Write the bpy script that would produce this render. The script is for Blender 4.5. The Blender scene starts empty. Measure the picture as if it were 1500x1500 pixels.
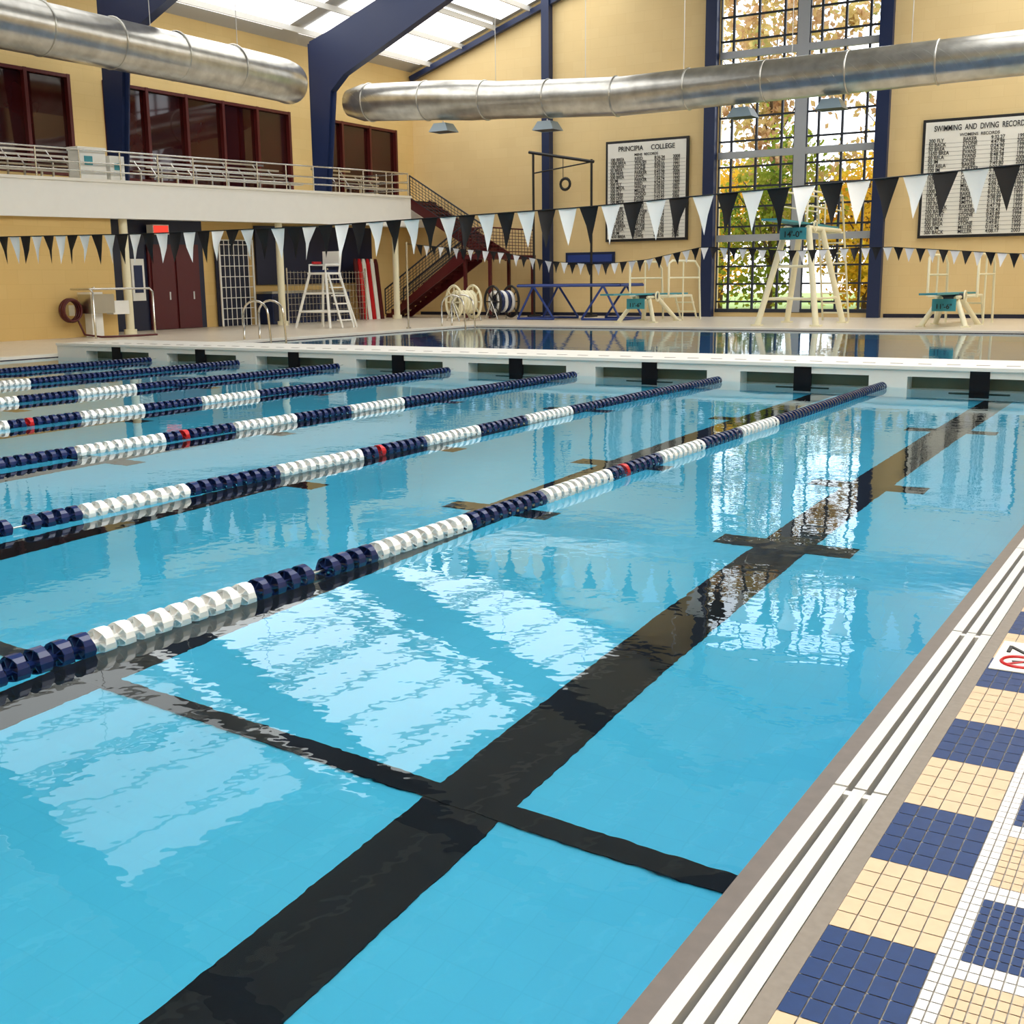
import bpy, math, random
import numpy as np
from mathutils import Matrix, Vector
random.seed(7); rng=np.random.default_rng(7)
sc=bpy.context.scene
try:
    sc.view_settings.view_transform='Standard'
except Exception: pass
# ------------------------------------------------------------ materials
def newmat(name):
    m=bpy.data.materials.new(name); m.use_nodes=True
    nt=m.node_tree; nt.nodes.clear()
    out=nt.nodes.new('ShaderNodeOutputMaterial')
    return m,nt,out
def srgb(r,g,b):
    f=lambda c:(c/255/12.92) if c/255<=0.04045 else ((c/255+0.055)/1.055)**2.4
    return (f(r),f(g),f(b),1)
def mat(name,col,rough=0.5,metal=0.0,var=0.06,scale=3.0,bump=0.0,spec=0.5):
    m,nt,out=newmat(name); N=nt.nodes; L=nt.links
    p=N.new('ShaderNodeBsdfPrincipled'); L.new(p.outputs[0],out.inputs[0])
    p.inputs['Roughness'].default_value=rough; p.inputs['Metallic'].default_value=metal
    p.inputs['Specular IOR Level'].default_value=spec
    geo=N.new('ShaderNodeNewGeometry'); no=N.new('ShaderNodeTexNoise'); no.inputs['Scale'].default_value=scale; no.inputs['Detail'].default_value=3
    L.new(geo.outputs['Position'],no.inputs['Vector'])
    mx=N.new('ShaderNodeMix'); mx.data_type='RGBA'
    a=[max(0,c*(1-var)) for c in col[:3]]+[1]; b=[min(1,c*(1+var)) for c in col[:3]]+[1]
    mx.inputs[6].default_value=a; mx.inputs[7].default_value=b
    L.new(no.outputs[0],mx.inputs[0]); L.new(mx.outputs[2],p.inputs['Base Color'])
    if bump>0:
        bp=N.new('ShaderNodeBump'); bp.inputs['Distance'].default_value=bump
        L.new(no.outputs[0],bp.inputs['Height']); L.new(bp.outputs[0],p.inputs['Normal'])
    return m
def brickmat(name,c1,c2,mortar,bw,bh,ms=0.01,rough=0.5,axis='xy',offset=0.5,bias=0,bump=0.0):
    m,nt,out=newmat(name); N=nt.nodes; L=nt.links
    p=N.new('ShaderNodeBsdfPrincipled'); L.new(p.outputs[0],out.inputs[0]); p.inputs['Roughness'].default_value=rough
    geo=N.new('ShaderNodeNewGeometry'); sx=N.new('ShaderNodeSeparateXYZ'); cx=N.new('ShaderNodeCombineXYZ')
    L.new(geo.outputs['Position'],sx.inputs[0])
    L.new(sx.outputs[axis[0].upper()],cx.inputs[0]); L.new(sx.outputs[axis[1].upper()],cx.inputs[1])
    b=N.new('ShaderNodeTexBrick'); b.offset=offset; b.inputs['Scale'].default_value=1
    b.inputs['Color1'].default_value=c1; b.inputs['Color2'].default_value=c2; b.inputs['Mortar'].default_value=mortar
    b.inputs['Mortar Size'].default_value=ms; b.inputs['Brick Width'].default_value=bw; b.inputs['Row Height'].default_value=bh
    L.new(cx.outputs[0],b.inputs['Vector'])
    no=N.new('ShaderNodeTexNoise'); no.inputs['Scale'].default_value=0.6; L.new(geo.outputs['Position'],no.inputs['Vector'])
    mp=N.new('ShaderNodeMapRange'); mp.inputs[3].default_value=0.92; mp.inputs[4].default_value=1.06; L.new(no.outputs[0],mp.inputs[0])
    mx=N.new('ShaderNodeMix'); mx.data_type='RGBA'; mx.blend_type='MULTIPLY'; mx.inputs[0].default_value=1
    L.new(b.outputs[0],mx.inputs[6]); L.new(mp.outputs[0],mx.inputs[7]); L.new(mx.outputs[2],p.inputs['Base Color'])
    return m
def emis(name,col,s):
    m,nt,out=newmat(name); e=nt.nodes.new('ShaderNodeEmission'); e.inputs[0].default_value=col; e.inputs[1].default_value=s
    nt.links.new(e.outputs[0],out.inputs[0]); return m
M={}
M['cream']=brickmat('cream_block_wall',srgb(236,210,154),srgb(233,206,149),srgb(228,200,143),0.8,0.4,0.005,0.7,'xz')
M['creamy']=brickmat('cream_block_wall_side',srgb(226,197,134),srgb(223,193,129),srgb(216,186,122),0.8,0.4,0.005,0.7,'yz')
M['creamshade']=brickmat('cream_block_wall_shaded',srgb(216,184,118),srgb(213,180,113),srgb(206,173,106),0.8,0.4,0.005,0.7,'yz')  # same cream blocks, with the shade under the balcony put into the colour
M['navy']=mat('navy_paint',srgb(20,38,78),0.45)
M['navyd']=mat('navy_dark',srgb(16,24,52),0.4)
M['white']=mat('white_paint',srgb(238,238,232),0.45,var=0.03)
M['slab']=mat('balcony_fascia_white',srgb(240,240,234),0.6,var=0.03)
M['creamp']=mat('cream_enamel',srgb(240,234,202),0.4,var=0.03)
M['maroon']=mat('maroon_paint',srgb(84,20,24),0.4)
M['maroond']=mat('maroon_dark_frame',srgb(82,20,18),0.4)
M['glassd']=mat('maroon_tinted_glass',srgb(50,13,11),0.04,var=0.95,scale=0.6,spec=0.5)
M['steel']=mat('brushed_steel',srgb(200,200,195),0.28,1.0)
M['chrome']=mat('railing_steel',srgb(215,215,210),0.2,0.9)
M['black']=mat('black_paint',(0.012,0.012,0.014,1),0.5)
M['frame']=mat('window_frame_dark',srgb(40,46,58),0.5)
M['alu']=mat('window_transom_alu',srgb(176,182,190),0.4,0.3)
M['red']=mat('red_plastic',srgb(190,22,30),0.35)
M['teal']=mat('teal_board',srgb(60,150,165),0.5)
M['blue']=mat('blue_frame',srgb(40,66,140),0.4)
M['ropeb']=mat('rope_navy_plastic',srgb(24,42,92),0.25)
M['ropew']=mat('rope_white_plastic',srgb(252,252,250),0.3,var=0.02)
M['flagw']=mat('flag_white',srgb(248,250,252),0.6,var=0.03)
M['flagb']=mat('flag_black',srgb(12,14,22),0.6)
M['deck']=brickmat('deck_tile_beige',srgb(232,221,202),srgb(225,213,193),srgb(210,199,178),0.1,0.1,0.005,0.3,'xy',0)
M['coping']=mat('coping_white',srgb(236,233,222),0.4)
M['tan']=mat('tile_tan',srgb(216,188,154),0.3,var=0.10,scale=30,spec=0.3)
M['tblue']=mat('tile_blue',srgb(20,54,106),0.35,var=0.2,scale=30,spec=0.2)
M['twhite']=mat('tile_white',srgb(238,238,240),0.3,var=0.04,scale=30)
M['grout']=mat('grout',srgb(184,180,172),0.8)
M['taupe']=mat('concrete_strip',srgb(134,126,116),0.6,var=0.2,scale=40)
M['lip']=mat('gutter_lip_tile',srgb(106,98,92),0.35,var=0.2,scale=20)
M['slat']=mat('gutter_slat',srgb(212,213,212),0.4,var=0.05,scale=8)
M['bulk']=mat('bulkhead_white',srgb(240,239,232),0.4,var=0.03)
M['slot']=mat('bulkhead_slot_grey',srgb(104,110,92),0.6)
M['line']=mat('pool_line_black',(0.004,0.005,0.008,1),0.6,spec=0.2)
M['gboard']=mat('paper_white',srgb(238,238,230),0.6,var=0.02)
M['bark']=mat('bark',srgb(92,72,52),0.9)
M['grass']=mat('grass',srgb(150,170,80),0.9,var=0.3)
M['ceilw']=mat('ceiling_white',srgb(225,224,218),0.7,var=0.02)
M['ceilg']=mat('ceiling_deck_grey',srgb(186,186,184),0.7,var=0.03)
M['sky']=emis('skylight_panel',(1,0.985,0.96,1),2.9)
M['sky3']=emis('skylight_panel_dim',(1,0.985,0.96,1),1.7)
M['sky2']=emis('skylight_unseen_boosted',(1,0.985,0.96,1),3.9)  # right-slope panels out of view, put in brighter to light the hall
M['sky4']=emis('skylight_unseen_boosted_near',(1,0.985,0.96,1),6.0)  # unseen near-bay panels, boosted further to brighten the near pool
M['exit']=emis('exit_sign_face',(1,0.08,0.05,1),1.0)
M['lens']=mat('lamp_housing_blue',srgb(140,160,172),0.3)
M['pool']=brickmat('pool_floor_tile',srgb(72,196,232),srgb(69,193,230),srgb(67,190,227),0.15,0.15,0.003,0.5,'xy',0)
M['poolw']=mat('pool_wall_tile',srgb(80,185,220),0.5)
M['deep']=mat('deep_floor',srgb(30,110,165),0.5)
def ductmat():
    m,nt,out=newmat('galvanized_spiral_duct'); N=nt.nodes; L=nt.links
    p=N.new('ShaderNodeBsdfPrincipled'); L.new(p.outputs[0],out.inputs[0])
    p.inputs['Metallic'].default_value=0.85; p.inputs['Roughness'].default_value=0.28
    geo=N.new('ShaderNodeNewGeometry'); w=N.new('ShaderNodeTexWave'); w.inputs['Scale'].default_value=1.6; w.bands_direction='DIAGONAL'
    w.wave_profile='SAW'
    no=N.new('ShaderNodeTexNoise'); no.inputs['Scale'].default_value=2.5
    L.new(geo.outputs['Position'],no.inputs[0]); L.new(geo.outputs['Position'],w.inputs[0])
    r=N.new('ShaderNodeValToRGB'); r.color_ramp.elements[0].color=srgb(160,158,150); r.color_ramp.elements[1].color=srgb(232,231,224)
    L.new(no.outputs[0],r.inputs[0]); L.new(r.outputs[0],p.inputs['Base Color'])
    b=N.new('ShaderNodeBump'); b.inputs['Distance'].default_value=0.035; b.inputs['Strength'].default_value=0.7
    L.new(w.outputs[1],b.inputs['Height']); L.new(b.outputs[0],p.inputs['Normal'])
    return m
M['duct']=ductmat()
def watermat():
    m,nt,out=newmat('pool_water'); N=nt.nodes; L=nt.links
    g=N.new('ShaderNodeBsdfGlass'); g.inputs['IOR'].default_value=1.33; g.inputs['Roughness'].default_value=0
    g.inputs['Color'].default_value=(0.92,0.985,1,1)
    geo=N.new('ShaderNodeNewGeometry')
    n1=N.new('ShaderNodeTexNoise'); n1.inputs['Scale'].default_value=1.0; n1.inputs['Detail'].default_value=1.5; n1.inputs['Distortion'].default_value=0.3
    n2=N.new('ShaderNodeTexNoise'); n2.inputs['Scale'].default_value=7; n2.inputs['Detail'].default_value=2
    L.new(geo.outputs['Position'],n1.inputs[0]); L.new(geo.outputs['Position'],n2.inputs[0])
    b1=N.new('ShaderNodeBump'); b1.inputs['Distance'].default_value=0.0040; b1.inputs['Strength'].default_value=1
    b2=N.new('ShaderNodeBump'); b2.inputs['Distance'].default_value=0.0009; b2.inputs['Strength'].default_value=1
    L.new(n1.outputs[0],b1.inputs['Height']); L.new(n2.outputs[0],b2.inputs['Height']); L.new(b1.outputs[0],b2.inputs['Normal'])
    L.new(b2.outputs[0],g.inputs['Normal']); L.new(g.outputs[0],out.inputs[0])
    return m
M['water']=watermat()
def leafmat(name,cols):
    m,nt,out=newmat(name); N=nt.nodes; L=nt.links
    geo=N.new('ShaderNodeNewGeometry'); no=N.new('ShaderNodeTexNoise'); no.inputs['Scale'].default_value=0.55; no.inputs['Detail'].default_value=6
    L.new(geo.outputs['Position'],no.inputs[0]); r=N.new('ShaderNodeValToRGB')
    cr=r.color_ramp
    cr.elements[0].position=0.3; cr.elements[0].color=cols[0]; cr.elements[1].position=0.7; cr.elements[1].color=cols[-1]
    for i,c in enumerate(cols[1:-1]):
        e=cr.elements.new(0.3+0.4*(i+1)/(len(cols)-1)); e.color=c
    L.new(no.outputs[0],r.inputs[0])
    d=N.new('ShaderNodeBsdfDiffuse'); t=N.new('ShaderNodeBsdfTranslucent'); a=N.new('ShaderNodeMixShader')
    L.new(r.outputs[0],d.inputs[0]); L.new(r.outputs[0],t.inputs[0]); L.new(d.outputs[0],a.inputs[1]); L.new(t.outputs[0],a.inputs[2])
    L.new(a.outputs[0],out.inputs[0]); return m
M['leaf1']=leafmat('foliage_yellow',[srgb(130,135,45),srgb(222,190,60),srgb(235,180,65),srgb(170,155,60)])
M['leaf2']=leafmat('foliage_amber',[srgb(150,150,90),srgb(200,175,110),srgb(190,150,110),srgb(215,190,150)])
M['leaf3']=leafmat('foliage_green',[srgb(80,105,45),srgb(140,150,55),srgb(190,170,80)])
# ------------------------------------------------------------ mesh builder
class MB:
    def __init__(s): s.v=[]; s.f=[]; s.m=[]; s.mats=[]; s.smooth=[]
    def mi(s,k):
        if k not in s.mats: s.mats.append(k)
        return s.mats.index(k)
    def face(s,pts,k,sm=False):
        b=len(s.v); s.v+= [tuple(p) for p in pts]; s.f.append(tuple(range(b,b+len(pts)))); s.m.append(s.mi(k)); s.smooth.append(sm)
    def raw(s,vs,fs,k,sm=False):
        b=len(s.v); s.v+=[tuple(p) for p in vs]; i=s.mi(k)
        for f in fs: s.f.append(tuple(b+a for a in f)); s.m.append(i); s.smooth.append(sm)
    def box(s,x0,x1,y0,y1,z0,z1,k):
        s.raw([(x0,y0,z0),(x1,y0,z0),(x1,y1,z0),(x0,y1,z0),(x0,y0,z1),(x1,y0,z1),(x1,y1,z1),(x0,y1,z1)],
              [(0,3,2,1),(4,5,6,7),(0,1,5,4),(1,2,6,5),(2,3,7,6),(3,0,4,7)],k)
    def prism(s,pts,d,k):
        n=len(pts); d=Vector(d); a=[Vector(p) for p in pts]; b=[p+d for p in a]
        fs=[tuple(range(n)),tuple(range(2*n-1,n-1,-1))]+[(i,i+n,(i+1)%n+n,(i+1)%n) for i in range(n)]
        s.raw(a+b,fs,k)
    def bar(s,p0,p1,w,k,h=None):
        h=h or w; p0=Vector(p0);p1=Vector(p1);d=(p1-p0).normalized()
        up=Vector((0,0,1)) if abs(d.z)<0.95 else Vector((0,1,0))
        a=d.cross(up).normalized()*w/2; b=a.cross(d).normalized()*h/2
        vs=[p+q for p in (p0,p1) for q in (-a-b,a-b,a+b,-a+b)]
        s.raw(vs,[(0,1,2,3),(7,6,5,4),(0,4,5,1),(1,5,6,2),(2,6,7,3),(3,7,4,0)],k)
    def tube(s,path,r,k,n=8,cap=True):
        path=[Vector(p) for p in path]; rs=r if isinstance(r,(list,tuple)) else [r]*len(path)
        vs=[];prev=None
        for i,p in enumerate(path):
            d=(path[min(i+1,len(path)-1)]-path[max(i-1,0)]).normalized()
            if prev is None:
                up=Vector((0,0,1)) if abs(d.z)<0.9 else Vector((0,1,0)); a=d.cross(up).normalized()
            else:
                a=(prev-d*prev.dot(d)).normalized()
            prev=a; b=d.cross(a)
            for j in range(n):
                t=2*math.pi*j/n; vs.append(p+(a*math.cos(t)+b*math.sin(t))*rs[i])
        fs=[]
        for i in range(len(path)-1):
            for j in range(n): fs.append((i*n+j,i*n+(j+1)%n,(i+1)*n+(j+1)%n,(i+1)*n+j))
        s.raw(vs,fs,k,True)
        if cap:
            s.face(vs[:n][::-1],k); s.face(vs[-n:],k)
    def ring(s,c,axis,R,r,k,n=20,m=6):
        c=Vector(c);axis=Vector(axis).normalized();up=Vector((0,0,1)) if abs(axis.z)<0.9 else Vector((1,0,0))
        a=axis.cross(up).normalized();b=axis.cross(a)
        vs=[]
        for i in range(n):
            t=2*math.pi*i/n; rd=a*math.cos(t)+b*math.sin(t)
            for j in range(m):
                q=2*math.pi*j/m; vs.append(c+rd*(R+r*math.cos(q))+axis*r*math.sin(q))
        fs=[(i*m+j,((i+1)%n)*m+j,((i+1)%n)*m+(j+1)%m,i*m+(j+1)%m) for i in range(n) for j in range(m)]
        s.raw(vs,fs,k,True)
    def obj(s,name,shear=False,bevel=0):
        me=bpy.data.meshes.new(name)
        v=s.v
        if shear: v=[(x-0.02*(y-20),y,z*(1+0.0055*(y-20))) for x,y,z in v]
        me.from_pydata(v,[],s.f)
        for k in s.mats: me.materials.append(M[k])
        me.polygons.foreach_set('material_index',s.m); me.polygons.foreach_set('use_smooth',s.smooth)
        me.update(); o=bpy.data.objects.new(name,me); sc.collection.objects.link(o)
        if bevel:
            b=o.modifiers.new('bev','BEVEL'); b.width=bevel; b.segments=2; b.limit_method='ANGLE'
        return o
def text(body,loc,size,k,rot=(math.pi/2,0,0),align='CENTER',parent=None,name='lettering',sx=1,ls=1):
    c=bpy.data.curves.new(name,'FONT'); c.body=body; c.size=size; c.align_x=align; c.extrude=0.004; c.space_line=ls; c.offset=size*0.012
    o=bpy.data.objects.new(name,c); o.location=loc; o.rotation_euler=rot; o.scale=(sx,1,1); c.materials.append(M[k]); sc.collection.objects.link(o)
    if parent: o.parent=parent
    return o
# ------------------------------------------------------------ constants
XR=-0.96; XL=-22.1; Y0=-5.8; YB=17.1; YB2=18.9; YF=34.3; W=44.9; RX=3.7; LX=-32.2; BKY=-9.0
RIDX=-14.3; EZ=10.7; SL=0.33; D=1.45
def roofz(x): return EZ+ (x-(-31.9))*SL if x<RIDX else EZ+(RIDX+31.9)*SL-(x-RIDX)*SL
# ------------------------------------------------------------ pool
b=MB()
def inwall(b,x0,x1,y0,y1,z0,z1,kf,kw):
    b.face([(x0,y0,z0),(x1,y0,z0),(x1,y1,z0),(x0,y1,z0)],kf)
    b.face([(x0,y0,z0),(x0,y1,z0),(x0,y1,z1),(x0,y0,z1)],kw); b.face([(x1,y0,z0),(x1,y0,z1),(x1,y1,z1),(x1,y1,z0)],kw)
    b.face([(x0,y0,z0),(x0,y0,z1),(x1,y0,z1),(x1,y0,z0)],kw); b.face([(x0,y1,z0),(x1,y1,z0),(x1,y1,z1),(x0,y1,z1)],kw)
inwall(b,XL,XR,Y0,YB2-0.5,-D,0.0,'pool','poolw'); inwall(b,XL,XR,YB2-0.45,YF,-3.6,0.0,'deep','poolw')
b.obj('swimming_pool_basin')
b=MB(); z=-D+0.012
LN=[-2.57-2.42*i for i in range(8)]; ROPES=[-4.05-2.48*i for i in range(7)]
def q(x0,x1,y0,y1,zz=z,k='line'): b.box(x0,x1,y0,y1,zz-0.01,zz,k)
for x in LN:
    q(x-0.19,x+0.19,Y0+2,YB+0.3)
    for y in (8.05,10.35,14.0,-3.3): q(x-0.5,x+0.5,y-0.13,y+0.13,z+0.003)
q(XL,XR,3.80,3.93,z+0.006)
q(XL,XR,-0.6,-0.47,z+0.006)
b.obj('pool_lane_markings')
b=MB(); b.face([(XL,Y0,0),(XR,Y0,0),(XR,YF,0),(XL,YF,0)],'water'); b.obj('pool_water')
# bulkhead
b=MB()
b.box(XL+0.02,XR-0.02,YB,YB2,0.16,0.30,'bulk')
b.box(XL+0.02,XR-0.02,YB+0.5,YB2,-1.25,0.16,'bulk')
BL=[-2.8-2.48*i for i in range(8)]
sl=[(x-0.97,x+0.97) for x in BL]
edges=[XR-0.02]+[e for s0 in sl for e in (s0[1],s0[0])]+[XL+0.02]
for i in range(0,len(edges),2):
    if edges[i]-edges[i+1]>0.02: b.box(edges[i+1],edges[i],YB+0.002,YB+0.5,-1.25,0.16,'bulk')
for x in BL:
    b.box(x-0.97,x+0.97,YB+0.3,YB+0.499,-0.5,0.16,'slot')
    b.box(x-0.97,x+0.97,YB+0.002,YB+0.5,-1.25,-0.22,'bulk')
    b.box(x-0.13,x+0.13,YB-0.02,YB+0.03,-1.0,0.27,'line'); b.box(x-0.4,x+0.4,YB-0.02,YB+0.0,-0.62,-0.4,'line')
for i in range(52):
    x=XR-0.3-i*0.4; b.box(x-0.09,x+0.09,YB+0.55,YB+0.60,0.30,0.304,'taupe')
b.box(XL+0.02,XR-0.02,YB-0.03,YB+0.0,0.26,0.31,'bulk')
b.obj('pool_bulkhead')
# ------------------------------------------------------------ floors / deck
b=MB()
b.box(XL-0.35-9.8,XL-0.35,BKY,W,-0.2,0.06,'deck'); b.box(XL-0.35,RX,YF+0.35,W,-0.2,0.06,'deck')
b.box(1.05,RX,BKY,YF+0.35,-0.2,0.03,'deck'); b.box(XL-0.35,1.05,BKY,Y0-0.3,-0.2,0.03,'deck')
b.box(-0.68,1.05,17.5,YF+0.35,-0.2,0.03,'deck')
b.box(-0.68,1.05,Y0-0.3,17.5,-0.2,0.024,'grout')
b.obj('floor')
b=MB()
b.box(XL-0.35,XL,Y0-0.3,YF+0.35,-0.5,0.07,'coping'); b.box(XL,XR,YF,YF+0.35,-0.5,0.07,'coping'); b.box(XL,XR,Y0-0.3,Y0,-0.5,0.05,'coping')
b.box(XL-0.02,XL+0.03,Y0,YF,-0.4,0.012,'navyd'); b.box(XL,XR,YF-0.03,YF+0.01,-0.4,0.012,'navyd')
b.obj('pool_coping')
b=MB()
b.box(XR,-0.895,Y0,YF,-0.3,0.012,'lip')
b.box(-0.895,-0.73,Y0,YF,-0.3,-0.03,'black')
xs=[(-0.893,-0.852),(-0.832,-0.795),(-0.775,-0.733)]
y=Y0+0.02
while y<YF-0.1:
    y1=min(y+1.83,YF)
    for a,c in xs: b.box(a,c,y,y1-0.012,-0.02,0.028,'slat')
    b.box(-0.893,-0.733,y1-0.06,y1-0.03,-0.03,0.026,'slat')
    y=y1
b.box(-0.73,-0.68,Y0,YF,-0.3,0.028,'taupe')
b.obj('pool_gutter_grating')
b=MB()
def tiles(x0,x1,y0,y1,tx,ty,kf):
    g=0.0035; zt=0.030
    nx=round((x1-x0)/tx); ny=round((y1-y0)/ty)
    for i in range(nx):
        for j in range(ny):
            xa=x0+i*tx+g/2; ya=y0+j*ty+g/2
            b.face([(xa,ya,zt),(xa+tx-g,ya,zt),(xa+tx-g,ya+ty-g,zt),(xa,ya+ty-g,zt)],kf((xa),(ya)))
P_=0.77
YA=2.95-P_*5
for rep in range(3):
    xo=-0.68+rep*0.60
    for n in range(22):
        ys=YA+n*P_
        tiles(xo,xo+0.25,ys,ys+P_/2,0.05,P_/10,lambda x,y:'tblue'); tiles(xo,xo+0.25,ys+P_/2,ys+P_,0.05,P_/10,lambda x,y:'tan')
        tiles(xo+0.25,xo+0.30,ys,ys+P_,0.025,P_/20,lambda x,y:'twhite')
        def kc(x,y,ys=ys):
            ph=((y-2.54)%P_)
            return 'tblue' if ph<0.30 else ('twhite' if ph<0.385 else ('tan' if ph<0.69 else 'twhite'))
        tiles(xo+0.30,xo+0.55,ys,ys+P_,0.025,P_/20,kc)
        tiles(xo+0.55,xo+0.60,ys,ys+P_,0.025,P_/20,lambda x,y:'twhite')
b.obj('deck_mosaic_tiles')
b=MB(); b.box(-0.67,-0.37,4.72,5.12,0.031,0.035,'gboard')
b.ring((-0.57,4.84,0.037),(0,0,1),0.07,0.008,'red',24,4); b.bar((-0.62,4.79,0.038),(-0.52,4.89,0.038),0.012,'red',0.003); b.bar((-0.60,4.84,0.037),(-0.53,4.86,0.037),0.02,'black',0.003)
nd=b.obj('no_diving_marker'); text('NO',( -0.55,4.96,0.037),0.12,'black',rot=(0,0,0),parent=nd); text('DIVING',( -0.43,4.78,0.037),0.055,'black',rot=(0,0,0),parent=nd)
# ------------------------------------------------------------ lane ropes
def disc():
    n=16; R=0.070; r=0.056; w=0.027
    vs=[];fs=[]
    for ring_,(rad,off) in enumerate([(R*0.96,-w),(R*0.96,w),(r,w*0.7),(r,-w*0.7)]):
        for j in range(n):
            t=2*math.pi*j/n; wob=1+0.22*math.cos(4*t) if ring_<2 else 1
            vs.append((rad*math.cos(t),off*wob,rad*math.sin(t)))
    for a in range(4):
        c=(a+1)%4
        for j in range(n): fs.append((a*n+j,a*n+(j+1)%n,c*n+(j+1)%n,c*n+j))
    bs=len(vs)
    for off in (-0.048,0.048):
        for j in range(8):
            t=2*math.pi*j/8; vs.append((0.018*math.cos(t),off,0.018*math.sin(t)))
    for j in range(8): fs.append((bs+j,bs+(j+1)%8,bs+8+(j+1)%8,bs+8+j))
    for k in range(6):
        t=k*math.pi/3; bs=len(vs)
        c,s_=math.cos(t),math.sin(t); e=0.008
        for rr in (0.016,0.06):
            for (oo,tt) in ((-0.022,e),(0.022,-e)):
                px,pz=c*rr-s_*tt,s_*rr+c*tt; vs.append((px-s_*0.003,oo,pz+c*0.003)); vs.append((px+s_*0.003,oo,pz-c*0.003))
        fs+= [(bs,bs+2,bs+6,bs+4),(bs+1,bs+5,bs+7,bs+3),(bs,bs+1,bs+3,bs+2),(bs+4,bs+6,bs+7,bs+5),(bs,bs+4,bs+5,bs+1),(bs+2,bs+3,bs+7,bs+6)]
    return np.array(vs),fs
dv,df=disc()
white=[(-0.8,0.2),(1.2,2.2),(3.2,4.15),(5.1,6.15),(7.1,8.15),(9.1,10.1),(11.1,12.1)]
for x in ROPES:
    b=MB(); y=Y0+0.4
    while y<YB-0.15:
        k='ropeb'
        for a,c in white:
            if a<=y<=c: k='ropew'
        if 8.38<y<8.49: k='red'
        if not (4.55<y<4.68):
            t=random.uniform(-0.5,0.5)
            c,s_=math.cos(t),math.sin(t)
            vv=dv.copy(); vv[:,0]=dv[:,0]*c-dv[:,2]*s_; vv[:,2]=dv[:,0]*s_+dv[:,2]*c
            vv+=np.array([x+0.012*math.sin(y*0.9+x),y,0.026])
            b.raw(vv.tolist(),df,k,False)
        y+=0.108
    b.tube([(x+0.012*math.sin(yy*0.9+x),yy,0.026) for yy in np.arange(Y0+0.05,YB-0.1,0.45)]+[(x,YB-0.04,0.05)],0.007,'steel',6)
    b.obj('lane_rope')
# ------------------------------------------------------------ pennants
def pennants(name,Y,keys,w,pitch,hgt,pole_l,pole_r):
    b=MB(); xs=[k[0] for k in keys]; zs=[k[1] for k in keys]
    def zr(x): return float(np.interp(x,xs,zs))
    pts=[(x,Y,zr(x)) for x in np.arange(xs[0],xs[-1]+0.01,0.4)]
    b.tube(pts,0.008,'flagb',5)
    x=xs[0]+0.4;i=0
    while x<xs[-1]-0.3:
        k='flagw' if i%2 else 'flagb'
        dy=random.uniform(-0.07,0.07); dx=random.uniform(-0.025,0.025)
        a=Vector((x,Y,zr(x))); c=Vector((x+w,Y,zr(x+w))); m_=(a+c)/2+Vector((0,0.015,0)); t=(a+c)/2+Vector((dx,dy,-hgt*random.uniform(0.96,1.03)))
        l1=a.lerp(t,0.5)+Vector((0.008,random.uniform(-0.04,0.04),0)); l2=c.lerp(t,0.5)+Vector((-0.008,random.uniform(-0.04,0.04),0)); mm=(l1+l2)/2+Vector((0,0.02,0))
        b.raw([a,m_,c,l1,mm,l2,t],[(0,3,4,1),(1,4,5,2),(3,6,4),(4,6,5)],k,True)
        x+=pitch;i+=1
    for px,pz in (pole_l,pole_r):
        b.tube([(px,Y,0.06),(px,Y,pz)],0.03,'chrome',10); b.tube([(px,Y,0.06),(px,Y,0.12)],0.08,'chrome',12)
    b.obj(name)
pennants('backstroke_flags',13.0,[(-22.6,2.5),(-20,2.42),(-18,2.38),(-14.5,2.33),(-11.2,2.33),(-6.8,2.42),(-5,2.5),(-3.3,2.57),(-1.8,2.64),(-0.45,2.7)],0.26,0.295,0.46,(-22.6,2.55),(-0.45,2.75))
pennants('backstroke_flags',31.0,[(-22.6,2.75),(-19,2.4),(-17.3,2.1),(-15.7,2.0),(-14.2,2.1),(-12.5,2.42),(-10,2.25),(-7.5,2.3),(-4.3,2.05),(-1.2,2.35)],0.24,0.275,0.34,(-22.6,2.8),(-1.2,2.45))
# ------------------------------------------------------------ far wall + windows
WX0,WX1=-17.55,-11.4
WZ0,WZ1=0.25,13.6
def gable(b,x0,x1,z0,k,y0=W,y1=W+0.3):
    pts=[(x0,y0,z0),(x1,y0,z0)]
    top=[x for x in (x1,RIDX,x0) if x0<=x<=x1]
    for x in top: pts.append((x,y0,roofz(x)+0.3))
    b.prism(pts,(0,y1-y0,0),k)
b=MB()
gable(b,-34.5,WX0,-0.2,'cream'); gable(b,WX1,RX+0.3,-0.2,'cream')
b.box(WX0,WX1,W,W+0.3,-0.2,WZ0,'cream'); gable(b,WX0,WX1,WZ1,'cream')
b.obj('wall_far')
b=MB()
for (a,c) in ((-25.25,-24.95),(-18.0,-17.6),(-11.4,-11.0),(-3.9,-3.5)):
    b.box(a,c,W-0.35,W-0.01,0.06,roofz((a+c)/2),'navy')
    b.box(a-0.03,c+0.03,W-0.40,W-0.352,0.06,roofz((a+c)/2),'navy')
for xa,xb in ((-32.1,RIDX),(RIDX,RX)): b.bar((xa,W-0.2,roofz(xa)-0.2),(xb,W-0.2,roofz(xb)-0.2),0.2,'navy',0.22)
b.obj('trim_far_columns')
b=MB(); b.box(-32,WX0-0.6,W-0.03,W-0.002,0.06,0.2,'navyd'); b.box(WX1+0.5,RX,W-0.03,W-0.002,0.06,0.2,'navyd'); b.obj('baseboard_far')
b=MB()
MX=(-14.52,-14.08)
tr=[WZ0,3.1,6.25,9.95,WZ1]
b.box(MX[0],MX[1],W-0.05,W+0.12,WZ0,WZ1,'alu')
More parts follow.
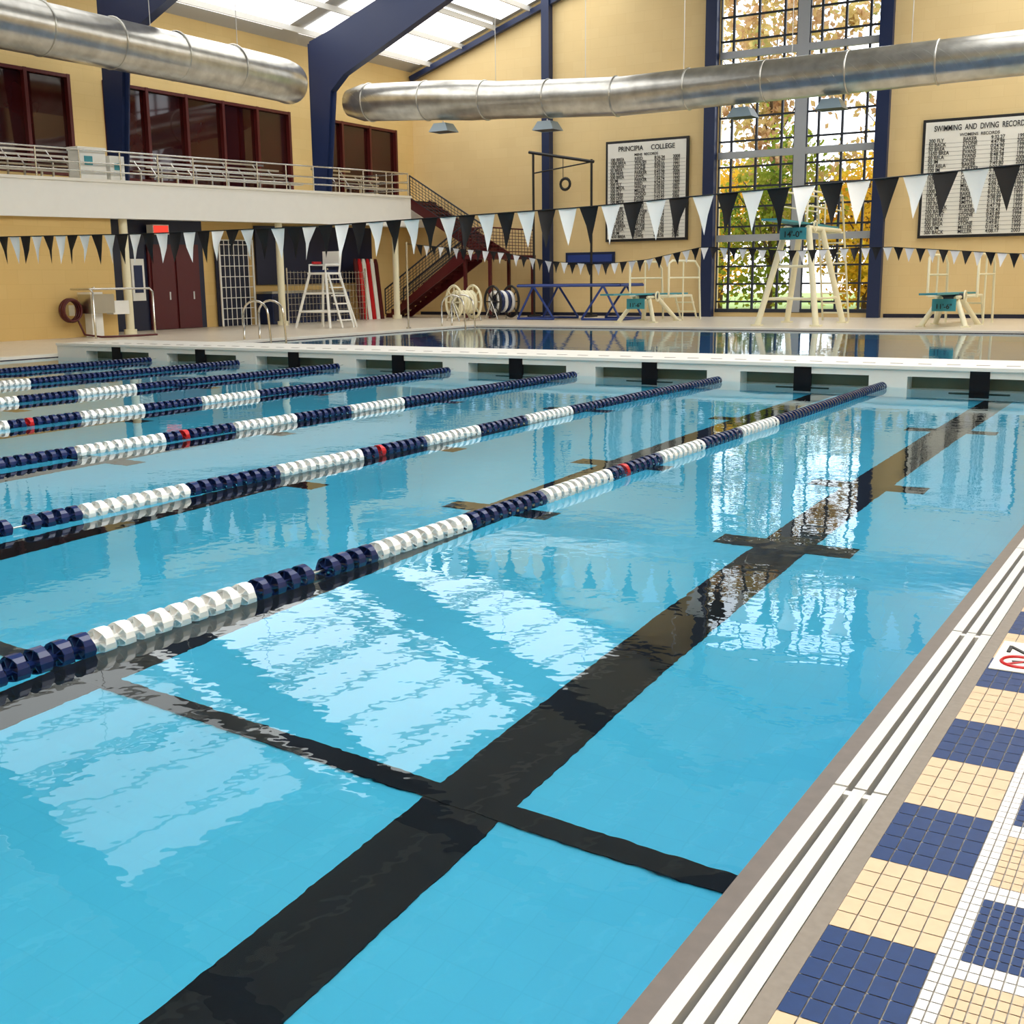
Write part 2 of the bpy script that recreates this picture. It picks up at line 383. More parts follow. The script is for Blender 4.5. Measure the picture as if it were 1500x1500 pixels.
for zt in tr[1:-1]: b.box(WX0,WX1,W-0.04,W+0.12,zt-0.13,zt+0.13,'alu')
b.box(WX0,WX1,W-0.04,W+0.15,WZ0-0.02,WZ0+0.12,'frame'); b.box(WX0,WX1,W,W+0.15,WZ1-0.12,WZ1,'frame')
for (a,c) in ((WX0,MX[0]),(MX[1],WX1)):
    wd=c-a
    for fr in (0.0,0.17,0.5,0.83,1.0):
        x=a+wd*fr; t=0.04
        b.box(max(a,x-t),min(c,x+t),W,W+0.1,WZ0,WZ1,'frame')
    for i in range(4):
        z0,z1=tr[i],tr[i+1]
        for fr in (0.14,0.38,0.62,0.86):
            zz=z0+(z1-z0)*fr; b.box(a,c,W+0.005,W+0.095,zz-0.035,zz+0.035,'frame')
b.obj('window_1')
# ------------------------------------------------------------ other walls
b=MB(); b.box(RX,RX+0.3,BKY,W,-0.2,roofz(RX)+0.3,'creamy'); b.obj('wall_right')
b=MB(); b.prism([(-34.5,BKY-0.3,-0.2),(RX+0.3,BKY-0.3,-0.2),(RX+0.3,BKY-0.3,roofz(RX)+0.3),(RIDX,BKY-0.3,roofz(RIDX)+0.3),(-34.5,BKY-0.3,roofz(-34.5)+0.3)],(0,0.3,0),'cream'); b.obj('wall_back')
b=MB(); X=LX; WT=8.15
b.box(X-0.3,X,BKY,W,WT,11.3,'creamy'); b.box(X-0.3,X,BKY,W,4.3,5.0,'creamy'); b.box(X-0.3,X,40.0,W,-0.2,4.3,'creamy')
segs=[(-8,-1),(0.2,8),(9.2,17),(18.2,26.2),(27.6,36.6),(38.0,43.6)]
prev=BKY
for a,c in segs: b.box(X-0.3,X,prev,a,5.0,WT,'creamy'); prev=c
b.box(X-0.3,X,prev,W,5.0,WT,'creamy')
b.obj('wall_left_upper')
for i,(a,c) in enumerate(segs):
    b=MB(); b.box(X-0.2,X-0.12,a,c,5.0,WT,'glassd')
    n=max(3,int((c-a)/1.6))
    for j in range(n+1):
        y=a+(c-a)*j/n; b.box(X-0.14,X+0.04,y-0.06,y+0.06,5.0,WT,'maroond')
    for zz in (5.06,WT-0.06): b.box(X-0.14,X+0.03,a,c,zz-0.05,zz+0.05,'maroond')
    b.obj('window_%d'%(i+2))
b=MB(); b.box(-31.0,-28.75,BKY,24.6,-0.2,4.0,'creamshade'); b.obj('wall_left_front',shear=True)
b=MB(); b.box(-31.0,-30.6,24.6,30.2,-0.2,4.0,'navyd'); b.box(-31.0,-30.6,30.2,40.3,-0.2,4.0,'creamshade'); b.box(-32.4,-31.0,40.1,40.3,-0.2,4.0,'cream'); b.obj('wall_left_lower',shear=True)
b=MB()
b.box(-30.59,-30.52,27.6,29.9,0.06,2.75,'maroon')
for a,c in ((27.7,28.7),(28.8,29.8)):
    b.box(-30.53,-30.47,a,c,0.08,2.65,'maroon'); b.box(-30.48,-30.46,a+0.7,a+0.76,1.0,1.25,'steel')
b.obj('door_1',shear=True)
b=MB(); b.box(-30.58,-30.52,26.85,27.4,1.0,2.3,'gboard'); b.box(-30.52,-30.5,26.95,27.3,1.25,2.1,'navy'); b.obj('notice_poster',shear=True)
b=MB(); b.box(-30.5,-30.2,27.6,28.3,3.05,3.35,'white'); b.box(-30.2,-30.19,27.63,28.27,3.08,3.32,'exit'); b.obj('exit_sign',shear=True)
b=MB()
b.tube([(-30.3,30.7,0.06),(-30.3,30.7,2.9),(-30.3,32.4,2.9),(-30.3,32.4,0.06)],0.04,'white',8)
for i in range(1,7): b.tube([(-30.3,30.7+i*0.243,0.06),(-30.3,30.7+i*0.243,2.9)],0.015,'white',6)
for i in range(0,8): b.tube([(-30.3,30.7,0.3+i*0.35),(-30.3,32.4,0.3+i*0.35)],0.015,'white',6)
b.box(-30.55,-30.5,30.7,32.4,0.06,2.9,'navyd')
b.obj('door_2',shear=True)
b=MB(); b.box(-30.58,-29.8,32.8,37.4,0.06,1.1,'navy'); b.box(-30.58,-29.75,32.75,37.45,1.1,1.18,'steel'); b.box(-30.58,-30.48,32.8,39.9,1.4,3.4,'navyd')
for i in range(5): b.box(-29.81,-29.785,32.85+i*0.9,33.65+i*0.9,0.15,1.03,'navyd')
b.obj('equipment_counter',shear=True,bevel=0.01)
b=MB()
for i in range(24): b.tube([(-29.4,32.9+i*0.2,0.06),(-29.4,32.9+i*0.2,2.0)],0.008,'chrome',4)
for i in range(9): b.tube([(-29.4,32.9,0.1+i*0.23),(-29.4,37.5,0.1+i*0.23)],0.008,'chrome',4)
for y in (32.9,35.2,37.5): b.tube([(-29.4,y,0.06),(-29.4,y,2.1)],0.03,'chrome',8)
b.obj('wire_mesh_fence')
b=MB()
for i,(k) in enumerate(['maroon','red','gboard','red','gboard','maroon']):
    y=37.9+i*0.27
    pts=[(-30.0,y,0.06),(-30.0,y+0.22,0.06),(-30.25,y+0.22,2.3),(-30.27,y+0.16,2.5),(-30.27,y+0.06,2.5),(-30.25,y,2.3)]
    b.prism(pts,(-0.06,0,0),k)
b.obj('rescue_boards')
# balcony
b=MB()
b.box(-32.1,-28.6,BKY,40.0,3.5,4.4,'slab'); b.box(-32.1,-30.9,40.0,W-0.01,3.5,4.4,'slab')
b.box(-28.6,-28.52,BKY,40.05,3.42,4.42,'slab')
b.box(-28.66,-28.46,BKY,40.05,4.42,4.5,'coping')
b.obj('balcony_slab',shear=True)
b=MB()
for y in (25.2,32.3,39.4): b.tube([(-28.9,y,0.06),(-28.9,y,3.5)],0.13,'creamp',14); b.tube([(-28.9,y,0.06),(-28.9,y,0.2)],0.2,'creamp',14)
b.obj('balcony_posts',shear=True)
b=MB()
rx=-28.6
for zz in (4.72,4.95,5.3): b.tube([(rx,-5,zz),(rx,40,zz)],0.025,'chrome',6)
for i in range(31): b.tube([(rx,-5+i*1.5,4.45),(rx,-5+i*1.5,5.3)],0.025,'chrome',6)
for zz in (4.7,5.0,5.3): b.tube([(-28.6,40,zz),(-31,40,zz),(-31,41.2,zz)],0.03,'chrome',6)
for x in (-29.4,-30.2,-31): b.tube([(x,40,4.4),(x,40,5.35)],0.03,'chrome',6)
b.obj('balcony_railing',shear=True)
b=MB()
for r_ in range(3):
    x=-29.4-0.75*r_; zb=4.75+0.22*r_
    for a,c in ((-4,8),(9,16.4),(17.8,25.2),(27,34.2),(37,39.5)):
        b.box(x-0.14,x+0.14,a,c,zb-0.03,zb,'steel'); b.box(x-0.3,x-0.27,a,c,zb+0.25,zb+0.31,'steel')
        for yy in np.arange(a+0.2,c,1.6): b.bar((x,yy,4.4),(x,yy,zb-0.02),0.05,'steel'); b.bar((x,yy,zb-0.02),(x-0.3,yy,zb+0.3),0.03,'steel')
b.obj('bleacher_benches',shear=True)
b=MB(); b.box(-29.2,-28.75,23.6,24.6,4.46,5.3,'white'); b.box(-29.22,-28.73,23.58,24.62,5.3,5.4,'white'); b.box(-28.75,-28.73,23.8,24.1,4.9,5.15,'teal')
b.box(-29.2,-28.75,24.75,25.3,4.46,5.2,'white'); b.box(-28.75,-28.73,24.9,25.1,4.8,5.0,'teal'); b.obj('drinks_cooler',shear=True,bevel=0.03)
# ------------------------------------------------------------ frames
FR=[-1.0,8.0,17.0,26.2,36.0]
for Y in FR:
    b=MB()
    for sgn in (1,-1):
        def mx(x): return x if sgn==1 else (2*RIDX-x)
        zc=0.06 if sgn==-1 else 4.75
        out_=-30.4
        t=0.13
        web=[(mx(out_),Y-t,zc),(mx(out_+0.5),Y-t,zc),(mx(out_+0.95),Y-t,8.6),(mx(out_+1.6),Y-t,9.15),(mx(RIDX),Y-t,15.4),(mx(RIDX),Y-t,16.1),(mx(out_+1.0),Y-t,10.75),(mx(out_),Y-t,10.45)]
        b.prism(web,(0,2*t,0),'navy')
        b.bar((mx(out_+0.5),Y,zc),(mx(out_+0.95),Y,8.6),0.34,'navy',0.05)
        b.bar((mx(out_+0.95),Y,8.6),(mx(out_+1.6),Y,9.15),0.34,'navy',0.05)
        b.bar((mx(out_+1.6),Y,9.15),(mx(RIDX),Y,15.4),0.34,'navy',0.05)
        b.bar((mx(out_),Y,zc),(mx(out_),Y,10.4),0.34,'navy',0.05)
    b.obj('steel_portal_frame')
# ------------------------------------------------------------ ceiling
b=MB()
def roofslab(xa,xb,ya,yb,off,th,k):
    za,zb=roofz(xa)+off,roofz(xb)+off
    b.prism([(xa,ya,za),(xb,ya,zb),(xb,ya,zb+th),(xa,ya,za+th)],(0,yb-ya,0),k)
roofslab(-34.5,RIDX,BKY-0.3,W+0.3,0.15,0.3,'ceilg'); roofslab(RIDX,RX+0.5,BKY-0.3,W+0.3,0.15,0.3,'ceilg')
bays=[BKY]+FR+[W]
b.obj('ceiling')
b=MB()
for i in range(len(bays)-1):
    ya,yb=bays[i]+0.45,bays[i+1]-0.45
    kl='sky' if ya>25 else 'sky3'; kr='sky2' if ya>16 else 'sky4'
    P4=[(-8.4,-3.3,kr),(-2.8,2.4,kr)]
    if ya>16: P4+=[(-31.4,-27.6,kl),(-27.2,-23.2 if yb<27 else -21.5,kl)]
    for xa,xb,k in P4: roofslab(xa,xb,ya,yb,0.08,0.05,k)
b.obj('skylight_panels')
b=MB()
for x in list(np.arange(-31,-15,1.7))+list(np.arange(-13,3,1.7)):
    zz=roofz(x)-0.05; b.box(x-0.04,x+0.04,BKY,W,zz-0.1,zz+0.1,'ceilw')
b.obj('roof_purlins')
# ------------------------------------------------------------ ducts
b=MB(); DX=-27.9
path=[(DX,-6,8.35),(DX,10,8.35),(DX,29,8.3),(DX,30.8,8.28),(DX-0.05,31.5,8.28),(DX-0.25,32.0,8.28),(DX-0.55,32.4,8.28)]
b.tube(path,[0.7]*6+[0.64],'duct',28)
for y in np.arange(-4.5,31,2.4): b.ring((DX,y,8.33),(0,1,0),0.705,0.03,'duct',28,6)
for y in np.arange(-3,31,3.6): b.tube([(DX,y,9.0),(DX,y,roofz(DX))],0.012,'steel',5)
b.obj('ventilation_duct')
b=MB(); DY=37.2
def dz(x): return float(np.interp(x,[-29.8,-25.6,-22.5,-18,-10,4],[8.35,8.1,7.85,7.6,7.65,7.8]))
def dr(x): return float(np.interp(x,[-29.6,-28.9,-24,-22.8,4],[0.5,0.68,0.70,0.64,0.60]))
xs_=(-29.6,-28.9,-27.5,-25.6,-24,-22.8,-21,-18,-14,-10,-4,RX-0.05)
b.tube([(x,DY,dz(x)) for x in xs_],[dr(x) for x in xs_],'duct',28)
for x in list(np.arange(-28.6,3.5,2.6)): b.ring((x,DY,dz(x)),(1,0,0.0),dr(x)+0.005,0.03,'duct',28,6)
for x in np.arange(-23,3,3.6): b.tube([(x,DY,8.2),(x,DY,roofz(x))],0.012,'steel',5)
b.obj('ventilation_duct')
for x in (-25.3,-20.9,-13.75,-10.9):
    b=MB(); zz=dz(x)-dr(x)-0.12
    b.raw([(x-0.25,DY-0.25,zz),(x+0.25,DY-0.25,zz),(x+0.25,DY+0.3,zz),(x-0.25,DY+0.3,zz),(x-0.42,DY-0.35,zz-0.3),(x+0.42,DY-0.35,zz-0.3),(x+0.42,DY+0.4,zz-0.3),(x-0.42,DY+0.4,zz-0.3)],
          [(0,1,2,3),(0,4,5,1),(1,5,6,2),(2,6,7,3),(3,7,4,0)],'lens')
    b.face([(x-0.4,DY-0.33,zz-0.29),(x+0.4,DY-0.33,zz-0.29),(x+0.4,DY+0.38,zz-0.29),(x-0.4,DY+0.38,zz-0.29)],'frame')
    b.tube([(x,DY,zz),(x,DY,zz+0.09)],0.03,'steel',6)
    b.obj('pendant_floodlight')
# ------------------------------------------------------------ record boards
words=['FREE','BACK','BREAST','FLY','IM','RELAY','MEDLEY','DIVING','50','100','200','500','1000','1650']
names=['SMITH','JONES','CARTER','MILLER','DAVIS','TURNER','BAKER','REED','STONE','WALSH','PARKER','LEWIS','EVANS','WOOD']
def board(x0,x1,z0,z1,title,sub):
    b=MB(); y=W-0.02
    b.box(x0,x1,y-0.10,y,z0,z1,'black'); b.box(x0+0.1,x1-0.1,y-0.12,y-0.02,z0+0.1,z1-0.1,'gboard')
    for i in range(1,23):
        zz=z0+0.1+(z1-z0-0.8)*i/23; b.box(x0+0.12,x1-0.12,y-0.123,y-0.119,zz-0.004,zz+0.004,'frame')
    o=b.obj('record_board')
    text(title,((x0+x1)/2,y-0.13,z1-0.42),0.27,'black',parent=o,sx=min(1.0,(x1-x0-0.5)/(len(title)*0.165))); text(sub,((x0+x1)/2,y-0.13,z1-0.63),0.14,'black',parent=o)
    rows=[[],[],[],[]]
    for i in range(23):
        rows[0].append(random.choice(words[8:])+' '+random.choice(words[:8])[:4]); rows[1].append(random.choice(names)); rows[2].append('%d:%02d.%02d'%(random.randint(0,9),random.randint(0,59),random.randint(0,99))); rows[3].append('%d'%random.randint(1988,2008))
    pitch=(z1-z0-0.8)/23
    for fx,r in zip((0.06,0.36,0.60,0.82),rows):
        text('\n'.join(r),(x0+(x1-x0)*fx,y-0.13,z1-0.80),0.18,'black',align='LEFT',parent=o,ls=pitch/0.18,sx=0.85)
board(-22.4,-18.75,3.1,7.1,'PRINCIPIA     COLLEGE','MENS  RECORDS')
board(-9.8,-5.95,2.9,7.0,'SWIMMING  AND  DIVING  RECORDS','WOMENS  RECORDS')
# ------------------------------------------------------------ stairs
b=MB()
n=14
for i in range(n):
    x=-31.0+i*4.0/n; zz=0.06+2.55*(i+1)/n; b.box(x,x+0.32,40.9,42.2,zz-0.05,zz,'maroon'); b.box(x,x+0.03,40.9,42.2,zz-0.18,zz,'maroon')
for y in (40.85,42.2): b.prism([(-31.0,y,0.06),(-30.6,y,0.06),(-26.9,y,2.35),(-26.9,y,2.75),(-27.1,y,2.75)],(0,0.06,0),'maroon')
b.box(-27.0,-25.6,40.85,44.5,2.45,2.62,'maroon')
for x,y in ((-25.7,40.95),(-25.7,44.4),(-26.9,40.95),(-26.9,44.4)): b.box(x-0.06,x+0.06,y-0.06,y+0.06,0.06,2.5,'maroon')
n=12
for i in range(n):
    x=-27.0-i*3.9/n; zz=2.62+2.4*(i+1)/n; b.box(x-0.33,x,42.9,44.3,zz-0.05,zz,'maroon'); b.box(x-0.03,x,42.9,44.3,zz-0.2,zz,'maroon')
for y in (42.85,44.3): b.prism([(-27.0,y,2.4),(-26.8,y,2.75),(-31.0,y,5.15),(-31.0,y,4.7)],(0,0.06,0),'maroon')
def rail(p0,p1,hh,k='black',bars=12):
    p0=Vector(p0);p1=Vector(p1);u=Vector((0,0,hh))
    b.tube([p0+u,p1+u],0.035,k,6); b.tube([p0+u*0.12,p1+u*0.12],0.02,k,6)
    for i in range(bars+1):
        p=p0.lerp(p1,i/bars); r_=0.03 if i in (0,bars) else 0.012; b.tube([p,p+u],r_,k,5)
    for kk in (0.24,0.36,0.48,0.60,0.72,0.84): b.tube([p0+u*kk,p1+u*kk],0.012,k,4)
rail((-31,40.88,0.2),(-27,40.88,2.7),1.05,'frame',24); rail((-31,42.2,0.2),(-27,42.2,2.7),1.05,'frame',24)
rail((-27,40.88,2.62),(-25.65,40.88,2.62),1.05,'maroon',8); rail((-25.65,40.88,2.62),(-25.65,44.4,2.62),1.05,'maroon',14)
rail((-27,42.88,2.7),(-31,42.88,5.05),1.05,'frame',24)
b.obj('metal_staircase')
# ------------------------------------------------------------ diving boards
def dive(x,y,zb,wid,tower=False):
    b=MB(); k='creamp'; g=0.06
    if tower:
        for sx in (-1,1):
            for yy,yt in ((y-1.3,y-0.5),(y+1.7,y+0.9)):
                b.tube([(x+sx*wid/2,yy,g),(x+sx*0.36,yt,zb-0.15)],0.1,k,10)
                b.box(x+sx*wid/2-0.16,x+sx*wid/2+0.16,yy-0.16,yy+0.16,g,g+0.05,k)
            b.tube([(x+sx*wid*0.41,y-1.05,0.9),(x+sx*wid*0.41,y+1.45,0.9)],0.04,k,8)
            b.tube([(x+sx*0.36,y-0.6,zb-0.15),(x+sx*0.36,y+3.0,zb-0.15)],0.07,k,8)
            b.tube([(x+sx*0.42,y-0.9,zb),(x+sx*0.42,y-0.9,zb+0.95),(x+sx*0.42,y+2.9,zb+1.0),(x+sx*0.46,y+4.2,g)],0.035,k,8)
            b.tube([(x+sx*0.42,y-0.9,zb+0.5),(x+sx*0.42,y+2.9,zb+0.5)],0.025,k,8)
            b.tube([(x+sx*0.42,y+1.0,zb),(x+sx*0.42,y+1.0,zb+1.0)],0.025,k,8)
        b.tube([(x-wid*0.40,y-1.05,0.9),(x+wid*0.40,y-1.05,0.9)],0.045,k,8)
        b.tube([(x-wid*0.28,y-0.8,1.9),(x+wid*0.28,y-0.8,1.9)],0.045,k,8)
        for i in range(9): zz=0.3+i*0.34; b.box(x-0.4,x+0.4,y+4.0-i*0.12,y+4.2-i*0.12,zz,zz+0.05,k)
    else:
        for sx in (-1,1):
            for y0,y1 in ((y-0.9,y-0.3),(y+1.2,y+0.4)):
                b.tube([(x+sx*wid*0.36,y0,g),(x+sx*0.22,y1,zb-0.12)],0.08,k,8)
                b.box(x+sx*wid*0.36-0.12,x+sx*wid*0.36+0.12,y0-0.12,y0+0.12,g,g+0.04,k)
            b.tube([(x+sx*0.3,y-0.6,zb-0.12),(x+sx*0.3,y+3.4,zb-0.12)],0.05,k,8)
            xo=x+sx*wid*0.40
            b.tube([(xo,y+0.2,zb-0.1),(xo,y+0.2,zb+1.05),(xo,y+0.5,zb+1.15),(xo,y+2.6,zb+1.15),(xo,y+3.0,zb+0.9),(xo,y+3.2,g)],0.04,k,8)
            b.tube([(xo,y+0.2,zb+0.55),(xo,y+3.0,zb+0.55)],0.03,k,8); b.tube([(xo,y+1.5,g),(xo,y+1.5,zb+1.12)],0.03,k,8)
            b.tube([(xo,y+0.3,zb-0.1),(x+sx*0.2,y+0.3,zb-0.1)],0.04,k,8)
            b.tube([(x+sx*0.33,y+3.3,zb-0.1),(x+sx*0.33,y+3.9,g)],0.04,k,8)
        for i in range(2): b.box(x-0.34,x+0.34,y+3.4+0.2*i,y+3.6+0.2*i,0.65-0.35*i,0.7-0.35*i,k)
    b.prism([(x-0.25,y-3.2,zb-0.02),(x+0.25,y-3.2,zb-0.02),(x+0.25,y+3.2,zb-0.06),(x-0.25,y+3.2,zb-0.06)],(0,0,0.055),'teal')
    b.tube([(x-0.4,y,zb-0.1),(x+0.4,y,zb-0.1)],0.09,'frame',12); b.ring((x+0.42,y,zb-0.1),(1,0,0),0.16,0.03,k,16,6)
    sw=0.42 if tower else 0.34
    b.box(x-sw,x+sw,y-0.95,y-0.9,zb-0.52,zb-0.16,'teal')
    for s_ in (-1,1): b.tube([(x+s_*0.25,y-0.9,zb-0.3),(x+s_*0.25,y-0.45,zb-0.14)],0.02,k,5)
    o=b.obj('diving_tower' if tower else 'springboard_stand')
    text("14'-0\"" if tower else "11'-6\"",(x,y-0.965,zb-0.45),0.26 if tower else 0.2,'black',parent=o)
dive(-11.8,37.6,3.25,1.9,True)
dive(-17.8,38.9,1.05,1.9); dive(-7.15,37.6,1.05,1.8)
# ------------------------------------------------------------ spotting rig
b=MB()
y=43.3
b.tube([(-25.0,y,0.06),(-25.0,y,6.7)],0.05,'black',8); b.tube([(-22.3,y,0.06),(-22.3,y,6.3)],0.05,'black',8)
b.tube([(-25.2,y,6.75),(-22.2,y,6.2)],0.06,'black',8); b.tube([(-25.0,y,5.9),(-22.3,y,6.2)],0.03,'black',6)
b.tube([(-23.6,y,6.4),(-23.6,y,5.6)],0.015,'black',5); b.ring((-23.5,y,5.4),(0,1,0),0.22,0.06,'black',16,6)
for x in (-25.0,-22.3): b.tube([(x,y-0.5,0.1),(x,y+0.5,0.1)],0.05,'black',8)
b.obj('diving_spotting_rig')
# trampoline
b=MB(); x0,x1,y0,y1,zt=-23.6,-19.2,39.6,41.6,1.35
fr=[(x0,y0,zt),(x1,y0,zt),(x1,y1,zt),(x0,y1,zt),(x0,y0,zt)]
for i in range(4): b.tube([fr[i],fr[i+1]],0.05,'blue',8)
b.box(x0+0.5,x1-0.5,y0+0.4,y1-0.4,zt-0.02,zt,'black')
for (a,c) in (((x0,y0,zt+0.03),(x1,y0+0.35,zt+0.07)),((x0,y1-0.35,zt+0.03),(x1,y1,zt+0.07)),((x0,y0,zt+0.03),(x0+0.4,y1,zt+0.07)),((x1-0.4,y0,zt+0.03),(x1,y1,zt+0.07))): b.box(a[0],c[0],a[1],c[1],a[2],c[2],'blue')
for xx,s_ in ((x0+0.7,-1),(x1-0.7,1)):
    for yy in (y0,y1):
        b.tube([(xx,yy,zt),(xx+s_*0.7,yy,0.1)],0.045,'blue',8); b.tube([(xx,yy,zt),(xx-s_*0.9,yy,0.1)],0.045,'blue',8)
        b.tube([(xx+s_*0.7,yy,0.1),(xx-s_*0.9,yy,0.1)],0.045,'blue',8)
    b.tube([(xx+s_*0.7,y0,0.1),(xx+s_*0.7,y1,0.1)],0.045,'blue',8)
b.obj('trampoline')
b=MB(); b.box(-24.3,-22.0,W-0.1,W-0.01,2.2,2.7,'navy'); b.box(-24.2,-22.1,W-0.12,W-0.1,2.3,2.6,'blue'); b.obj('wall_sign')
# rope reels
def reel(x,y,r,k):
    b=MB(); ax=Vector((0.5,1,0)).normalized(); sd=ax.cross(Vector((0,0,1))); C=Vector((x,y,r+0.15))
    for s in (-0.42,0.42):
        c=C+ax*s
        b.ring(c,ax,r,0.05,k,28,6)
        for i in range(8):
            t=i*math.pi/4; b.tube([c,c+(sd*math.cos(t)+Vector((0,0,1))*math.sin(t))*r],0.025,k,6)
        c2=C+ax*s*1.15
        for s_ in (-1,1): b.tube([c2,Vector((c2.x,c2.y,0.06))+sd*s_*r*0.8],0.035,'chrome',6)
    for i in range(5):
        f=-0.32+i*0.16; b.ring(C+ax*f,ax,r*0.6,0.085,('ropeb' if i%2 else 'ropew') if k=='black' else 'creamp',20,8)
    b.tube([C-ax*0.5,C+ax*0.5],0.06,'chrome',10)
    b.obj('lane_rope_reel')
reel(-25.2,38.2,0.62,'creamp'); reel(-24.7,40.2,0.60,'black')
# ------------------------------------------------------------ lifeguard chair
b=MB(); x,y=-26.2,31.2; k='white'
for sx in (-1,1):
    for sy in (-1,1):
        b.tube([(x+sx*0.75,y+sy*0.7,0.06),(x+sx*0.35,y+sy*0.35,1.85)],0.045,k,8)
    b.tube([(x+sx*0.62,y-0.6,0.6),(x+sx*0.62,y+0.6,0.6)],0.03,k,8)
    b.tube([(x+sx*0.35,y-0.35,1.85),(x+sx*0.35,y-0.35,2.15),(x+sx*0.35,y+0.35,2.15)],0.03,k,8)
    b.tube([(x+sx*0.35,y+0.35,1.85),(x+sx*0.35,y+0.5,2.6)],0.035,k,8)
for i in range(6):
    b.box(x+0.75-0.4*i/6-0.06,x+0.75-0.4*i/6+0.14,y-0.28,y+0.28,0.3+i*0.27,0.34+i*0.27,k)
for sy in (-0.3,0.3): b.tube([(x+0.95,y+sy,0.06),(x+0.42,y+sy,1.85)],0.035,k,8)
for zz in (0.6,1.2):
    f_=0.75-0.4*zz/1.85
    b.tube([(x-f_,y-f_,zz),(x+f_,y-f_,zz)],0.03,k,8); b.tube([(x-f_,y+f_,zz),(x+f_,y+f_,zz)],0.03,k,8); b.tube([(x-f_,y-f_,zz),(x-f_,y+f_,zz)],0.03,k,8)
b.box(x-0.4,x+0.4,y-0.4,y+0.4,1.83,1.9,k); b.box(x-0.35,x+0.35,y+0.36,y+0.42,2.1,2.6,k)
b.box(x-0.3,x+0.3,y-0.3,y+0.3,1.9,1.98,'navy')
b.box(x-0.36,x-0.28,y-0.2,y+0.2,2.18,2.26,'red')
b.obj('lifeguard_chair')
def grab(x,y,n=2):
    b=MB()
    for i in range(n):
        yy=y+i*0.6; pts=[(x-0.7,yy,0.05),(x-0.7,yy,0.75)]
        for t in np.linspace(math.pi,0,9): pts.append((x-0.25+0.45*math.cos(t),yy,0.75+0.35*math.sin(t)))
        pts+=[(x+0.25,yy,0.1),(x+0.25,yy,-0.9)]; b.tube(pts,0.03,'chrome',8)
    for s_ in range(3): b.box(x+0.18,x+0.32,y,y+0.6*(n-1),-0.3-0.28*s_,-0.26-0.28*s_,'chrome')
    b.obj('pool_ladder')
grab(XL,23.7); grab(XL,33.2)
# ------------------------------------------------------------ fountain, hose reel
b=MB(); x,y=-28.2,23.3
b.box(x-0.4,x+0.15,y-0.3,y+0.55,0.75,1.3,'steel'); b.box(x-0.35,x+0.2,y-0.35,y+0.1,1.3,1.36,'white'); b.box(x-0.4,x-0.1,y+0.7,y+1.3,0.7,1.1,'white'); b.box(x-0.4,x-0.1,y-0.1,y+0.3,0.06,0.75,'white')
b.tube([(x,y-0.1,1.36),(x,y-0.1,1.48),(x+0.1,y-0.1,1.5)],0.02,'chrome',6)
for yy in (y-0.6,y+1.6):
    b.tube([(x-0.3,yy,1.45),(x+0.5,yy,1.45),(x+0.62,yy,1.35),(x+0.62,yy,0.06)],0.03,'chrome',8)
b.tube([(x+0.5,y-0.6,1.45),(x+0.5,y+1.6,1.45)],0.03,'chrome',8)
b.obj('drinking_fountain')
b=MB()
for i in range(5): b.ring((-28.55+i*0.05,22.6,0.85),(1,0,0),0.3+0.02*(i%2),0.035,'maroon',24,6)
b.box(-28.72,-28.4,22.5,22.7,0.7,1.0,'steel'); b.tube([(-28.4,22.8,0.55),(-28.3,22.9,0.15),(-27.7,23.0,0.09),(-27.4,23.8,0.09),(-27.4,24.8,0.09)],0.03,'maroon',8)
b.obj('hose_reel')
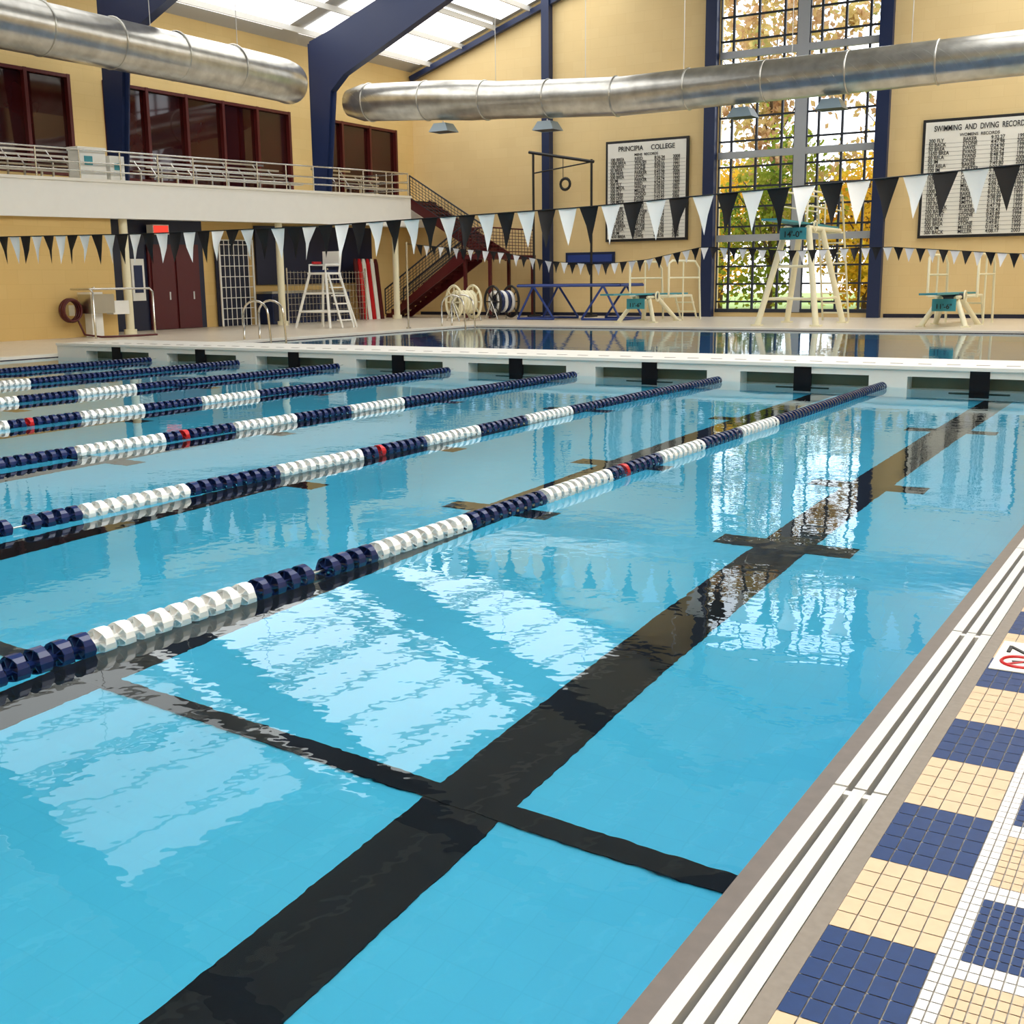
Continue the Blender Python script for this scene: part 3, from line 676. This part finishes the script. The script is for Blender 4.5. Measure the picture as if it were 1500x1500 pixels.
# ------------------------------------------------------------ outside
b=MB(); b.box(-60,30,W+0.35,130,-0.5,-0.1,'grass'); b.obj('ground')
def tree(x,y,h,r,k,n,low=1.0,ls=0.2):
    b=MB()
    b.tube([(x,y,-0.1),(x+0.1,y,h*0.3),(x-0.1,y+0.1,h*0.6),(x,y,h*0.85)],[0.2,0.16,0.1,0.04],'bark',8)
    for i in range(9):
        t=random.uniform(0,6.28); z0=h*random.uniform(0.2,0.6); b.tube([(x,y,z0),(x+math.cos(t)*r*0.7,y+math.sin(t)*r*0.7,z0+h*0.25)],[0.07,0.02],'bark',5)
    blobs=[(rng.normal(0,r*0.45),rng.normal(0,r*0.4),rng.uniform(low,h),rng.uniform(0.6,1.3)) for _ in range(45)]
    vs=[];fs=[]
    for i in range(n):
        bb=blobs[rng.integers(len(blobs))]; d=rng.normal(0,1,3)*bb[3]*0.6; c=np.array([x+bb[0],y+bb[1],bb[2]])+d
        a=rng.normal(0,1,3); a/=np.linalg.norm(a); c2=np.cross(a,rng.normal(0,1,3)); c2/=np.linalg.norm(c2); s_=rng.uniform(0.5,1.0)*ls
        q0=len(vs); vs+=[tuple(c-a*s_),tuple(c+c2*s_*0.6),tuple(c+a*s_),tuple(c-c2*s_*0.6)]; fs.append((q0,q0+1,q0+2,q0+3))
    b.raw(vs,fs,k); b.obj('autumn_tree')
tree(-19.5,57,8,3.0,'leaf3',3200); tree(-15.5,60,7.5,3.4,'leaf1',4500,0.4,0.22); tree(-11,56,8,3.2,'leaf1',4200,0.3,0.2)
tree(-22.5,66,17,5,'leaf2',5000,3,0.30); tree(-14.5,69,18,5.5,'leaf2',6000,3,0.30); tree(-24,62,7,3,'leaf1',3000)
tree(-6.5,62,9,3.2,'leaf3',2500)
# ------------------------------------------------------------ world
w=bpy.data.worlds.new('world'); sc.world=w; w.use_nodes=True; nt=w.node_tree; nt.nodes.clear()
o=nt.nodes.new('ShaderNodeOutputWorld'); bg=nt.nodes.new('ShaderNodeBackground')
tc=nt.nodes.new('ShaderNodeTexCoord'); sx=nt.nodes.new('ShaderNodeSeparateXYZ'); cr=nt.nodes.new('ShaderNodeValToRGB')
cr.color_ramp.elements[0].position=0.0; cr.color_ramp.elements[0].color=(0.97,0.98,1,1); cr.color_ramp.elements[1].position=0.6; cr.color_ramp.elements[1].color=(0.72,0.84,1,1)
nt.links.new(tc.outputs['Generated'],sx.inputs[0]); nt.links.new(sx.outputs[2],cr.inputs[0]); nt.links.new(cr.outputs[0],bg.inputs[0]); bg.inputs[1].default_value=3.0; nt.links.new(bg.outputs[0],o.inputs[0])
# ------------------------------------------------------------ camera
P=np.array([750.,750.]);V1=np.array([1800.,400.]);V2=np.array([-2130.,443.])
f=math.sqrt(-np.dot(V1-P,V2-P))
def dc(V):
    d=np.array([V[0]-P[0],P[1]-V[1],-f]); return d/np.linalg.norm(d)
Yc=dc(V1); Xc=-dc(V2); Zc=np.cross(Xc,Yc)
cam=bpy.data.cameras.new('camera'); co=bpy.data.objects.new('camera',cam); sc.collection.objects.link(co)
m4=Matrix([[*Xc,0],[*Yc,0],[*Zc,1.55],[0,0,0,1]]); co.matrix_world=m4
cam.sensor_width=36; cam.sensor_height=36; cam.lens=f/1500*36; cam.clip_end=300; cam.clip_start=0.05
sc.camera=co
